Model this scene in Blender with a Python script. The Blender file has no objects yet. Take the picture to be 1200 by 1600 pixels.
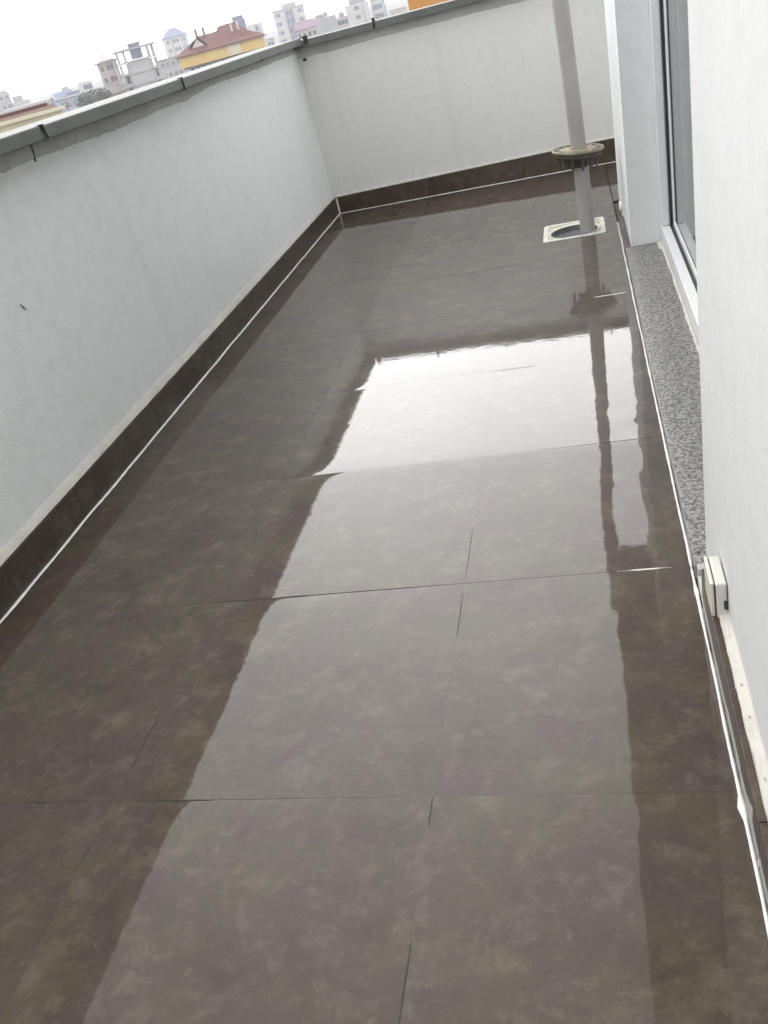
import bpy, bmesh, math, random
from mathutils import Vector, Matrix, noise
R = math.radians
random.seed(7)
S = bpy.context.scene
col = S.collection

# ------------------------------------------------------------------ camera
CAM = Vector((0.0, 0.0, 1.1517))
RT = ((0.959615, -0.111159, -0.258423), (0.16386, -0.525836, 0.834653), (-0.228667, -0.843291, -0.486386))
FPX = 1393.53
cd = bpy.data.cameras.new('camera'); cam = bpy.data.objects.new('camera', cd); col.objects.link(cam)
m = Matrix.Identity(4)
for i in range(3):
    m[i][0], m[i][1], m[i][2], m[i][3] = RT[i][0], -RT[i][1], -RT[i][2], CAM[i]
cam.matrix_world = m
cd.sensor_fit = 'VERTICAL'; cd.sensor_height = 24.0; cd.lens = 24.0 * FPX / 1600
cd.clip_start = 0.02; cd.clip_end = 12000
S.camera = cam

# ------------------------------------------------------------------ sky, sun, exposure
SUN_EL, SUN_AZ = R(58), R(-80)          # behind the cloud, high over the left parapet
w = bpy.data.worlds.new('World'); S.world = w; w.use_nodes = True
N, L = w.node_tree.nodes, w.node_tree.links
for n in list(N): N.remove(n)
def nd(tree, t, **kw):
    n = tree.nodes.new(t)
    for k, v in kw.items(): setattr(n, k, v)
    return n
wt = w.node_tree
out = nd(wt, 'ShaderNodeOutputWorld'); bg = nd(wt, 'ShaderNodeBackground')
sky = nd(wt, 'ShaderNodeTexSky', sky_type='NISHITA', sun_disc=False, sun_elevation=SUN_EL, sun_rotation=SUN_AZ)
SKY_STRENGTH = 0.05
tc = nd(wt, 'ShaderNodeTexCoord')
# overcast: bright white veil, brightest low ahead where the cloud is thin
dot = nd(wt, 'ShaderNodeVectorMath', operation='DOT_PRODUCT'); L.new(tc.outputs['Generated'], dot.inputs[0])
gd = Vector((math.sin(R(-14)) * math.cos(R(18)), math.cos(R(-14)) * math.cos(R(18)), math.sin(R(18))))
dot.inputs[1].default_value = gd
glow = nd(wt, 'ShaderNodeMapRange', interpolation_type='SMOOTHSTEP')
glow.inputs['From Min'].default_value = 0.70; glow.inputs['From Max'].default_value = 1.0
glow.inputs['To Min'].default_value = 0.0; glow.inputs['To Max'].default_value = 1.0
L.new(dot.outputs['Value'], glow.inputs['Value'])
cn = nd(wt, 'ShaderNodeTexNoise'); cn.inputs['Scale'].default_value = 2.2; cn.inputs['Detail'].default_value = 4
L.new(tc.outputs['Generated'], cn.inputs['Vector'])
cr = nd(wt, 'ShaderNodeMapRange'); cr.inputs['From Min'].default_value = 0.3; cr.inputs['From Max'].default_value = 0.7
cr.inputs['To Min'].default_value = 0.88; cr.inputs['To Max'].default_value = 1.12
L.new(cn.outputs['Fac'], cr.inputs['Value'])
OVER, GLOW = 1.62, 3.6
ma = nd(wt, 'ShaderNodeMath', operation='MULTIPLY_ADD'); L.new(glow.outputs['Result'], ma.inputs[0])
ma.inputs[1].default_value = GLOW; ma.inputs[2].default_value = OVER
mm = nd(wt, 'ShaderNodeMath', operation='MULTIPLY'); L.new(ma.outputs[0], mm.inputs[0]); L.new(cr.outputs['Result'], mm.inputs[1])
vs = nd(wt, 'ShaderNodeVectorMath', operation='SCALE'); vs.inputs[0].default_value = (1.0, 0.985, 0.965)
L.new(mm.outputs[0], vs.inputs['Scale'])
sc_ = nd(wt, 'ShaderNodeVectorMath', operation='SCALE'); sc_.inputs['Scale'].default_value = SKY_STRENGTH
L.new(sky.outputs['Color'], sc_.inputs[0])
ad = nd(wt, 'ShaderNodeVectorMath', operation='ADD'); L.new(vs.outputs[0], ad.inputs[0]); L.new(sc_.outputs[0], ad.inputs[1])
L.new(ad.outputs[0], bg.inputs['Color']); bg.inputs['Strength'].default_value = 1.0
L.new(bg.outputs[0], out.inputs['Surface'])
sl = bpy.data.lights.new('sun', 'SUN'); sl.energy = 0.5; sl.angle = R(25); sl.color = (1.0, 0.965, 0.91)
so = bpy.data.objects.new('sun', sl); col.objects.link(so)
sd = Vector((math.sin(SUN_AZ) * math.cos(SUN_EL), math.cos(SUN_AZ) * math.cos(SUN_EL), math.sin(SUN_EL)))
so.rotation_euler = sd.to_track_quat('Z', 'Y').to_euler()
so.location = (0, 0, 30)
S.view_settings.view_transform = 'Standard'; S.view_settings.look = 'None'
S.view_settings.exposure = 0.0; S.view_settings.gamma = 1.0; S.view_settings.use_curve_mapping = False

# ------------------------------------------------------------------ helpers
def mesh_obj(name, bm, mat=None, parent=None, loc=None, smooth=False):
    me = bpy.data.meshes.new(name)
    bm.normal_update(); bm.to_mesh(me); bm.free()
    if mat is not None: me.materials.append(mat)
    if smooth:
        for p in me.polygons: p.use_smooth = True
    o = bpy.data.objects.new(name, me); col.objects.link(o)
    if parent is not None: o.parent = parent
    if loc is not None: o.location = loc
    return o
def share(o, name=None, parent=None, loc=None):
    c = o.copy(); col.objects.link(c)
    if parent is not None: c.parent = parent
    if loc is not None: c.location = loc
    return c
def empty(name, loc=(0, 0, 0), rz=0.0):
    o = bpy.data.objects.new(name, None); col.objects.link(o); o.location = loc; o.rotation_euler = (0, 0, rz)
    o.empty_display_size = 0.2
    return o
def tag(o, label=None, cat=None, group=None, kind=None):
    if label: o['label'] = label
    if cat: o['category'] = cat
    if group: o['group'] = group
    if kind: o['kind'] = kind
    return o
def box(bm, x0, x1, y0, y1, z0, z1, bev=0.0):
    vs_ = [bm.verts.new((x, y, z)) for z in (z0, z1) for y in (y0, y1) for x in (x0, x1)]
    fs = [bm.faces.new([vs_[i] for i in q]) for q in ((0, 2, 3, 1), (4, 5, 7, 6), (0, 1, 5, 4), (2, 6, 7, 3), (0, 4, 6, 2), (1, 3, 7, 5))]
    if bev > 0:
        es = {e for f in fs for e in f.edges}
        bmesh.ops.bevel(bm, geom=list(es), offset=bev, segments=2, affect='EDGES', profile=0.5)
    return bm
def nb(*a, **k): return box(bmesh.new(), *a, **k)
def cyl(bm, c0, c1, r0, r1=None, n=24, caps=True):
    r1 = r0 if r1 is None else r1
    a = Vector(c0); b = Vector(c1); d = (b - a).normalized()
    u = d.orthogonal().normalized(); v = d.cross(u)
    A = [bm.verts.new(a + (u * math.cos(t) + v * math.sin(t)) * r0) for t in [2 * math.pi * i / n for i in range(n)]]
    B = [bm.verts.new(b + (u * math.cos(t) + v * math.sin(t)) * r1) for t in [2 * math.pi * i / n for i in range(n)]]
    for i in range(n): bm.faces.new((A[i], A[(i + 1) % n], B[(i + 1) % n], B[i]))
    if caps: bm.faces.new(A[::-1]); bm.faces.new(B)
    return bm
def lathe(bm, prof, n=48, centre=(0, 0, 0)):
    rings = []
    for r, z in prof:
        rings.append([bm.verts.new((centre[0] + r * math.cos(2 * math.pi * i / n), centre[1] + r * math.sin(2 * math.pi * i / n), centre[2] + z)) for i in range(n)])
    for A, B in zip(rings, rings[1:]):
        for i in range(n): bm.faces.new((A[i], A[(i + 1) % n], B[(i + 1) % n], B[i]))
    return bm
def N1(x, y=0.0, z=0.0): return noise.noise(Vector((x, y, z)))

# ------------------------------------------------------------------ materials
def mat(name):
    m_ = bpy.data.materials.new(name); m_.use_nodes = True
    t = m_.node_tree; b = t.nodes['Principled BSDF']
    return m_, t, b
def noise_mix(t, c1, c2, scale, lo=0.4, hi=0.6, detail=6, coord=None, rough=0.55, dist=0.0):
    n = nd(t, 'ShaderNodeTexNoise'); n.inputs['Scale'].default_value = scale; n.inputs['Detail'].default_value = detail
    n.inputs['Roughness'].default_value = rough; n.inputs['Distortion'].default_value = dist
    if coord is not None: t.links.new(coord, n.inputs['Vector'])
    r = nd(t, 'ShaderNodeMapRange'); r.inputs['From Min'].default_value = lo; r.inputs['From Max'].default_value = hi
    t.links.new(n.outputs['Fac'], r.inputs['Value'])
    x = nd(t, 'ShaderNodeMix', data_type='RGBA')
    t.links.new(r.outputs['Result'], x.inputs['Factor'])
    for s_, c in ((6, c1), (7, c2)):
        if hasattr(c, 'node'): t.links.new(c, x.inputs[s_])
        else: x.inputs[s_].default_value = (*c, 1)
    return x.outputs[2]
def world_pos(t):
    return nd(t, 'ShaderNodeNewGeometry').outputs['Position']
def bump(t, b, scale, dist, detail=4, coord=None, inp='Normal', prev=None, strength=1.0):
    n = nd(t, 'ShaderNodeTexNoise'); n.inputs['Scale'].default_value = scale; n.inputs['Detail'].default_value = detail
    if coord is not None: t.links.new(coord, n.inputs['Vector'])
    bp = nd(t, 'ShaderNodeBump'); bp.inputs['Distance'].default_value = dist; bp.inputs['Strength'].default_value = strength
    t.links.new(n.outputs['Fac'], bp.inputs['Height'])
    if prev is not None: t.links.new(prev, bp.inputs['Normal'])
    if b is not None: t.links.new(bp.outputs['Normal'], b.inputs[inp])
    return bp.outputs['Normal']
def simple(name, c, rough=0.6, c2=None, scale=8, bdist=0.0, bscale=60, metal=0.0, coat=0.0, spec=0.5):
    m_, t, b = mat(name); p = world_pos(t)
    if c2 is None: c2 = tuple(v * 0.86 for v in c)
    t.links.new(noise_mix(t, c, c2, scale, 0.35, 0.65, coord=p), b.inputs['Base Color'])
    b.inputs['Roughness'].default_value = rough; b.inputs['Metallic'].default_value = metal
    b.inputs['Specular IOR Level'].default_value = spec
    if coat: b.inputs['Coat Weight'].default_value = coat; b.inputs['Coat Roughness'].default_value = 0.06
    if bdist: bump(t, b, bscale, bdist, coord=p)
    return m_

def tile_material(name, wet=1.0, dark=1.0):
    m_, t, b = mat(name); p = world_pos(t)
    oi = nd(t, 'ShaderNodeObjectInfo')
    off = nd(t, 'ShaderNodeVectorMath', operation='MULTIPLY_ADD')
    t.links.new(p, off.inputs[0]); off.inputs[1].default_value = (1, 1, 1)
    cmb = nd(t, 'ShaderNodeCombineXYZ')
    mu = nd(t, 'ShaderNodeMath', operation='MULTIPLY'); t.links.new(oi.outputs['Random'], mu.inputs[0]); mu.inputs[1].default_value = 37.0
    t.links.new(mu.outputs[0], cmb.inputs[0]); t.links.new(mu.outputs[0], cmb.inputs[2])
    t.links.new(cmb.outputs[0], off.inputs[2])
    q = off.outputs[0]
    k = dark
    purple = (0.080 * k, 0.056 * k, 0.051 * k); olive = (0.085 * k, 0.069 * k, 0.045 * k); pale = (0.165 * k, 0.140 * k, 0.102 * k); deep = (0.058 * k, 0.041 * k, 0.035 * k)
    c = noise_mix(t, purple, olive, 6.5, 0.42, 0.58, 8, q, 0.62, 0.3)
    c = noise_mix(t, c, pale, 12, 0.50, 0.78, 9, q, 0.72, 0.2)
    c = noise_mix(t, c, deep, 5, 0.50, 0.70, 8, q, 0.70, 0.4)
    c = noise_mix(t, c, pale, 48, 0.54, 0.86, 6, q, 0.8)
    c = noise_mix(t, c, deep, 90, 0.54, 0.80, 5, q, 0.8)
    # tiny pale specks, as in the glaze
    v = nd(t, 'ShaderNodeTexVoronoi'); v.inputs['Scale'].default_value = 22; t.links.new(q, v.inputs['Vector'])
    mr = nd(t, 'ShaderNodeMapRange'); mr.inputs['From Min'].default_value = 0.045; mr.inputs['From Max'].default_value = 0.03
    t.links.new(v.outputs['Distance'], mr.inputs['Value'])
    sel = nd(t, 'ShaderNodeSeparateColor'); t.links.new(v.outputs['Color'], sel.inputs[0])
    gt = nd(t, 'ShaderNodeMath', operation='GREATER_THAN'); t.links.new(sel.outputs[0], gt.inputs[0]); gt.inputs[1].default_value = 0.93
    mf = nd(t, 'ShaderNodeMath', operation='MULTIPLY'); t.links.new(mr.outputs['Result'], mf.inputs[0]); t.links.new(gt.outputs[0], mf.inputs[1])
    x = nd(t, 'ShaderNodeMix', data_type='RGBA'); t.links.new(mf.outputs[0], x.inputs['Factor']); t.links.new(c, x.inputs[6]); x.inputs[7].default_value = (0.30, 0.28, 0.24, 1)
    t.links.new(x.outputs[2], b.inputs['Base Color'])
    b.inputs['Roughness'].default_value = 0.5; b.inputs['Specular IOR Level'].default_value = 0.12
    b.inputs['Coat Weight'].default_value = wet; b.inputs['Coat IOR'].default_value = 1.32; b.inputs['Coat Roughness'].default_value = 0.003
    bump(t, b, 140, 0.0002, 3, p)
    mp = nd(t, 'ShaderNodeMapping'); mp.inputs['Scale'].default_value = (1.0, 2.2, 1.0); t.links.new(p, mp.inputs['Vector'])
    n1 = bump(t, None, 26, 0.00008, 5, mp.outputs[0])
    bump(t, b, 8, 0.00022, 3, p, 'Coat Normal', n1)
    return m_
M = {}
M['tile'] = tile_material('wet_brown_tile', 1.0, 0.84)
M['pool_tile'] = tile_material('wet_brown_tile_under_puddle', 1.0, 0.84); M['pool_tile'].node_tree.nodes['Principled BSDF'].inputs['Coat IOR'].default_value = 1.49
M['skirt'] = tile_material('brown_skirting_tile', 0.55, 0.85)
M['screed'] = simple('screed', (0.10, 0.085, 0.07), 0.9, bdist=0.0006, bscale=300)

def plaster(name, c, c2, bd=0.0005, bs=150, pits=False):
    m_, t, b = mat(name); p = world_pos(t)
    k = noise_mix(t, c, c2, 1.6, 0.35, 0.68, 5, p)
    k = noise_mix(t, k, tuple(v * 0.96 for v in c2), 20, 0.45, 0.80, 6, p)
    st = nd(t, 'ShaderNodeMapping'); st.inputs['Scale'].default_value = (3, 3, 2.5) if pits else (9, 9, 0.7); t.links.new(p, st.inputs['Vector'])
    k = noise_mix(t, k, tuple(v * f_ for v, f_ in zip(c2, (0.94, 0.945, 0.94))), 1.0, 0.58, 0.82, 5, st.outputs[0])
    k = noise_mix(t, k, tuple(v * 0.80 for v in c2), 70, 0.66, 0.74, 3, p)
    if pits:
        v = nd(t, 'ShaderNodeTexVoronoi'); v.inputs['Scale'].default_value = 34; v.inputs['Randomness'].default_value = 1.0; t.links.new(p, v.inputs['Vector'])
        mr = nd(t, 'ShaderNodeMapRange'); mr.inputs['From Min'].default_value = 0.10; mr.inputs['From Max'].default_value = 0.05; t.links.new(v.outputs['Distance'], mr.inputs['Value'])
        sel = nd(t, 'ShaderNodeSeparateColor'); t.links.new(v.outputs['Color'], sel.inputs[0])
        gt = nd(t, 'ShaderNodeMath', operation='GREATER_THAN'); t.links.new(sel.outputs[0], gt.inputs[0]); gt.inputs[1].default_value = 0.62
        mf = nd(t, 'ShaderNodeMath', operation='MULTIPLY'); t.links.new(mr.outputs['Result'], mf.inputs[0]); t.links.new(gt.outputs[0], mf.inputs[1])
        mf2 = nd(t, 'ShaderNodeMath', operation='MULTIPLY'); t.links.new(mf.outputs[0], mf2.inputs[0]); mf2.inputs[1].default_value = 0.55
        x = nd(t, 'ShaderNodeMix', data_type='RGBA'); t.links.new(mf2.outputs[0], x.inputs['Factor']); t.links.new(k, x.inputs[6]); x.inputs[7].default_value = (0.42, 0.36, 0.29, 1)
        k = x.outputs[2]
    t.links.new(k, b.inputs['Base Color']); b.inputs['Roughness'].default_value = 0.85; b.inputs['Specular IOR Level'].default_value = 0.25
    n1 = bump(t, None, 5, 0.0002, 2, p)
    bump(t, b, bs, bd, 4, p, 'Normal', n1)
    return m_
M['plaster'] = plaster('painted_plaster', (0.825, 0.843, 0.840), (0.785, 0.80, 0.795), 0.0018, 150)
M['plaster_end'] = plaster('painted_plaster_warm', (0.75, 0.75, 0.735), (0.715, 0.714, 0.695), 0.0018, 150)
M['plaster_white'] = plaster('white_rough_plaster', (0.70, 0.705, 0.695), (0.66, 0.665, 0.655), 0.0006, 90, True)
M['lip'] = plaster('plaster_lip', (0.66, 0.63, 0.58), (0.55, 0.52, 0.47), 0.0010, 80)
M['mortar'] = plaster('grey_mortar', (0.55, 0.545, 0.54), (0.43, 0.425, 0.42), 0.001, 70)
M['coping'] = simple('coping_stone', (0.150, 0.158, 0.145), 0.55, (0.115, 0.122, 0.110), 9, 0.0005, 160, spec=0.3)
M['sealant'] = simple('dark_sealant', (0.035, 0.035, 0.033), 0.5)
M['grout'] = simple('white_grout', (0.88, 0.87, 0.85), 0.6, (0.74, 0.73, 0.70), 40, 0.0005, 240)
M['grout_dull'] = simple('pale_grout', (0.42, 0.38, 0.33), 0.5, (0.2, 0.17, 0.14), 30)
M['pvc_pipe'] = simple('grey_pipe', (0.40, 0.39, 0.38), 0.38, (0.35, 0.34, 0.33), 5)
M['upvc'] = simple('white_upvc', (0.82, 0.83, 0.83), 0.25, (0.76, 0.77, 0.78), 6)
M['upvc_cream'] = simple('silicone_cream', (0.70, 0.68, 0.62), 0.5, (0.55, 0.52, 0.45), 25, 0.0015, 90)
M['gasket'] = simple('black_gasket', (0.02, 0.022, 0.026), 0.45)
M['old_plastic'] = simple('stained_plastic', (0.30, 0.285, 0.20), 0.55, (0.18, 0.17, 0.12), 22, 0.0005, 160)
M['rust'] = simple('rust_stain', (0.36, 0.24, 0.12), 0.7, (0.42, 0.37, 0.25), 30)
M['dark_plastic'] = simple('dirty_dark_plastic', (0.055, 0.05, 0.042), 0.6, (0.10, 0.09, 0.07), 40)
M['white_plastic'] = simple('dirty_white_plastic', (0.78, 0.78, 0.74), 0.45, (0.62, 0.61, 0.54), 26, 0.0004, 120)
M['yellow_plastic'] = simple('yellowed_plastic', (0.55, 0.53, 0.38), 0.5, (0.38, 0.36, 0.26), 30)
M['socket_grey'] = simple('socket_plastic', (0.66, 0.65, 0.60), 0.4, (0.58, 0.57, 0.52), 14)
M['socket_yellow'] = simple('sun_yellowed_plastic', (0.72, 0.70, 0.58), 0.4, (0.64, 0.62, 0.53), 14)
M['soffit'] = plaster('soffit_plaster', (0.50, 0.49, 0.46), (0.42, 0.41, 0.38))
# granite
m_, t, b = mat('speckled_granite'); p = world_pos(t)
k = noise_mix(t, (0.27, 0.265, 0.25), (0.075, 0.075, 0.073), 105, 0.45, 0.55, 3, p, 0.7)
k = noise_mix(t, k, (0.50, 0.48, 0.45), 170, 0.60, 0.68, 2, p, 0.7)
k = noise_mix(t, k, (0.045, 0.045, 0.045), 130, 0.60, 0.67, 2, p, 0.6)
t.links.new(k, b.inputs['Base Color']); b.inputs['Roughness'].default_value = 0.32
M['granite'] = m_
# glass
m_, t, b = mat('window_glass')
for n in list(t.nodes):
    if n.type != 'OUTPUT_MATERIAL': t.nodes.remove(n)
o_ = t.nodes[0]; gl = nd(t, 'ShaderNodeBsdfGlossy'); gl.inputs['Roughness'].default_value = 0.01
tr = nd(t, 'ShaderNodeBsdfTransparent'); tr.inputs['Color'].default_value = (0.80, 0.88, 0.86, 1)
fr = nd(t, 'ShaderNodeFresnel'); fr.inputs['IOR'].default_value = 1.52
a1 = nd(t, 'ShaderNodeMath', operation='ADD'); t.links.new(fr.outputs[0], a1.inputs[0]); a1.inputs[1].default_value = 1.0      # two panes: 2F / (1 + F)
a2 = nd(t, 'ShaderNodeMath', operation='DIVIDE'); t.links.new(fr.outputs[0], a2.inputs[0]); t.links.new(a1.outputs[0], a2.inputs[1])
a3 = nd(t, 'ShaderNodeMath', operation='MULTIPLY'); t.links.new(a2.outputs[0], a3.inputs[0]); a3.inputs[1].default_value = 2.0
mx = nd(t, 'ShaderNodeMixShader'); t.links.new(a3.outputs[0], mx.inputs[0]); t.links.new(tr.outputs[0], mx.inputs[1]); t.links.new(gl.outputs[0], mx.inputs[2])
t.links.new(mx.outputs[0], o_.inputs['Surface'])
M['glass'] = m_
# water in the drain
m_, t, b = mat('drain_water'); b.inputs['Base Color'].default_value = (0.05, 0.062, 0.075, 1); b.inputs['Roughness'].default_value = 0.03
bump(t, b, 40, 0.0008, 2, world_pos(t)); M['water'] = m_

# ------------------------------------------------------------------ terrace floor
XR, XL, YE = 0.124, -1.567, 5.83
SLOPE = 0.018
def fz(x, y=0.0): return SLOPE * (XR - x)
def wave(x, y):           # slow unevenness of the wet surface
    k = 1.0 + 1.2 * max(0.0, min(1.0, (x + 0.45) / 0.5))
    return (0.00016 * k) * N1(x * 2.6, y * 2.6, 3.1) + (0.00007 * k) * N1(x * 8.5, y * 8.5, 9.7)
HX0, HX1, HY0, HY1 = -0.224, 0.064, 4.285, 4.575      # drain frame footprint
floor = mesh_obj('floor', nb(XL - 0.02, 1.45, -1.3, YE + 0.02, -0.20, -0.012), M['screed'])
tag(floor, kind='structure')
rot = Matrix.Rotation(math.atan(SLOPE), 3, 'Y')
def jk(y): return round((y - 1.0067) / 0.6)
def edge_near(x, y, yj):      # the tile's near edge: strongly eased at two joints, hardly at all elsewhere
    k = jk(yj); a = {2: 0.00125, 3: 0.00070}.get(k, 0.00007) * (max(0.0, min(1.0, (0.0 - x) / 0.4)) if k in (2, 3) else 0.5)
    a *= 1 + 0.6 * N1(x * 5, yj * 5, 5)
    return a * math.exp(-(y - yj) / (0.030 if k in (2, 3) else 0.006))
def edge_far(x, y, yj):
    k = jk(yj); a = {0: 0.00060, 1: 0.00085, 2: 0.00075}.get(k, 0.00004)
    if k in (0, 1): a *= max(0.15, math.exp(-((x + 0.72) / 0.30) ** 2))
    a *= 1 + 0.6 * N1(x * 5, yj * 5, 6)
    return a * math.exp(-(yj - y) / (0.020 if k in (0, 1, 2) else 0.006))
def tile(x0, x1, y0, y1, mt, n, rng, st=0.02, ripple=False):
    """one porcelain tile, bowed and tilted by a hair, with eased edges"""
    bm = bmesh.new(); cx, cy = (x0 + x1) / 2, (y0 + y1) / 2
    tx, ty = rng.uniform(-0.00025, 0.00025), rng.uniform(-0.0003, 0.0003)
    bow = rng.uniform(-0.0002, 0.0003)
    def axis(a, b_):
        e = [0, 0.0015, 0.004, 0.008, 0.014, 0.022, 0.034]
        mid = []
        a1, b1 = a + 0.034, b_ - 0.034
        k_ = max(1, int((b1 - a1) / st))
        mid = [a1 + (b1 - a1) * i / k_ for i in range(1, k_)]
        return [a + v for v in e] + mid + [b_ - v for v in reversed(e)]
    xs, ys = axis(x0, x1), axis(y0, y1)
    W, H = x1 - x0, y1 - y0
    grid = []
    for y in ys:
        row = []
        for x in xs:
            d = min(x - x0, x1 - x); d2 = min(y - y0, y1 - y)
            z = fz(x) + wave(x, y) + tx * (x - cx) / 0.3 + ty * (y - cy) / 0.3
            z += bow * (1 - ((x - cx) / W * 2) ** 2) * (1 - ((y - cy) / H * 2) ** 2)
            if ripple:
                k2 = max(0.0, min(1.0, (x + 0.10) / 0.12)) * math.exp(-((y - 2.15) / 0.55) ** 2)
                z += k2 * (0.00034 * N1(x * 16, y * 9, 4.2) + 0.00015 * N1(x * 38, y * 22, 8.8))
            z -= edge_near(x, y, y0) + edge_far(x, y, y1) + 0.00002 * math.exp(-d / 0.004)
            row.append(bm.verts.new((x, y, z)))
        grid.append(row)
    for j in range(len(ys) - 1):
        for i in range(len(xs) - 1):
            bm.faces.new((grid[j][i], grid[j][i + 1], grid[j + 1][i + 1], grid[j + 1][i]))
    # sides
    ring = grid[0][:] + [r[-1] for r in grid[1:]] + grid[-1][-2::-1] + [r[0] for r in grid[-2:0:-1]]
    top = [bm.verts.new(v.co) for v in ring]          # own vertices, so the arris stays crisp
    low = [bm.verts.new((v.co.x, v.co.y, v.co.z - 0.0095)) for v in ring]
    k = len(ring)
    for i in range(k): bm.faces.new((top[i], low[i], low[(i + 1) % k], top[(i + 1) % k]))
    o = mesh_obj('tile', bm, mt, floor, smooth=True)
    return o
J1, J2, Y0, G = -0.9594, -0.3591, 1.0067, 0.00035
rng = random.Random(11)
cols = [(-1.559, J1), (J1, J2), (J2, XR - 0.004)]
for r in range(-3, 8):
    ya, yb = Y0 + 0.6 * r, Y0 + 0.6 * (r + 1)
    for c, (xa, xb) in enumerate(cols):
        mt = M['pool_tile'] if (r >= 2 and c >= 1) else M['tile']
        xa2, xb2, ya2, yb2 = xa + G, xb - G, ya + G, min(yb, YE - 0.006) - G
        if c == 2 and r == 5:        # cut round the drain
            tile(xa2, xb2, ya2, HY0 - 0.002, mt, 0, rng)
            tile(xa2, HX0 - 0.002, HY0 - 0.002, HY1 + 0.002, mt, 0, rng)
            tile(HX1 + 0.002, xb2, HY0 - 0.002, HY1 + 0.002, mt, 0, rng)
            tile(xa2, xb2, HY1 + 0.002, yb2, mt, 0, rng)
        else:
            rp = c == 2 and r in (1, 2)
            tile(xa2, xb2, ya2, yb2, mt, 0, rng, 0.010 if rp else 0.02, rp)
for (xa, xb) in ((XR, 0.72), (0.72, 1.32)):        # round the corner of the house
    for (ya, yb) in ((4.86, 5.207), (5.207, 5.82)):
        tile(xa + G, xb - G, ya + G, yb - G, M['tile'], 0, rng)

# brown grout nearly flush in the tile joints, gone in places
M['brown_grout'], t, b = mat('brown_tile_grout'); p = world_pos(t)
t.links.new(noise_mix(t, (0.012, 0.009, 0.007), (0.085, 0.064, 0.048), 3.5, 0.36, 0.42, 4, p), b.inputs['Base Color'])
b.inputs['Roughness'].default_value = 0.5; b.inputs['Specular IOR Level'].default_value = 0.12; b.inputs['Coat Weight'].default_value = 1.0; b.inputs['Coat IOR'].default_value = 1.38; b.inputs['Coat Roughness'].default_value = 0.003
def fill(x0, x1, y0, y1):
    bm = bmesh.new(); n = max(2, int(max(x1 - x0, y1 - y0) / 0.05)); prev = None
    for i in range(n + 1):
        f = i / n
        if x1 - x0 > y1 - y0: row = [(x0 + (x1 - x0) * f, y0), (x0 + (x1 - x0) * f, y1)]
        else: row = [(x0, y0 + (y1 - y0) * f), (x1, y0 + (y1 - y0) * f)]
        row = [bm.verts.new((x, y, fz(x) + wave(x, y) - 0.00012 - (max(edge_near(x, y0, y0), edge_far(x, y0, y0)) if x1 - x0 > y1 - y0 else 0))) for x, y in row]
        if prev: bm.faces.new((prev[0], prev[1], row[1], row[0]))
        prev = row
    mesh_obj('joint_grout', bm, M['brown_grout'], floor)
for jx in (J1, J2):
    fill(jx - G * 1.4, jx + G * 1.4, -0.8, YE - 0.01)
for r_ in range(-3, 9):
    fill(-1.559, XR - 0.004, Y0 + 0.6 * r_ - G * 1.4, Y0 + 0.6 * r_ + G * 1.4)

# grout beads: white joint where the floor meets the skirting
def bead(name, p0, p1, wid, hgt, seed, mt=None, parent=None, up=(0, 0, 1), lumps=(), step=0.012):
    """a hand-run bead of grout: half-round ridge with uneven width"""
    a, b_ = Vector(p0), Vector(p1); d = (b_ - a); Ln = d.length; d.normalize(); u = Vector(up); s = d.cross(u).normalized()
    n = max(2, int(Ln / step)); bm = bmesh.new(); prev = None
    for i in range(n + 1):
        q = a + d * (Ln * i / n); tt = Ln * i / n
        wv = wid * (1 + 0.38 * N1(tt * 9, seed) + 0.28 * N1(tt * 40, seed + 3)); lat = wid * 0.35 * N1(tt * 5, seed + 7)
        hv = hgt * (1 + 0.3 * N1(tt * 20, seed + 5))
        for (lc, lw, la) in lumps:
            g = math.exp(-((tt - lc) / lw) ** 2); wv += la * g * (1 + 0.8 * N1(tt * 160, seed + 9)); hv += la * 0.1 * g
        if i in (0, n): wv *= 0.4
        row = [bm.verts.new(q + s * (lat + wv * 0.5 * k) + u * (hv * h)) for k, h in ((-1, -0.3), (-0.7, 0.7), (0, 1), (0.7, 0.7), (1, -0.3))]
        if prev:
            for k in range(4): bm.faces.new((prev[k], prev[k + 1], row[k + 1], row[k]))
        prev = row
    return mesh_obj(name, bm, mt or M['grout'], parent if parent is not None else floor, smooth=True)
bead('grout_bead', (XL + 0.006, -0.6, fz(XL)), (XL + 0.006, YE - 0.004, fz(XL)), 0.0105, 0.0018, 1)
bead('grout_bead', (XL + 0.006, YE - 0.004, fz(XL)), (0.125, YE - 0.004, fz(0.12)), 0.013, 0.002, 2)
bead('grout_bead', (0.125, YE - 0.004, 0), (1.3, YE - 0.004, -0.02), 0.013, 0.002, 3)
bead('grout_bead', (XR - 0.002, -0.6, 0), (XR - 0.002, 1.60, 0), 0.0062, 0.0022, 4, lumps=((1.575, 0.014, 0.011), (1.32, 0.024, 0.010), (2.12, 0.02, 0.003)))
bead('grout_bead', (XR - 0.002, 1.60, 0), (XR - 0.002, 4.44, 0), 0.0062, 0.0022, 5)
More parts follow.
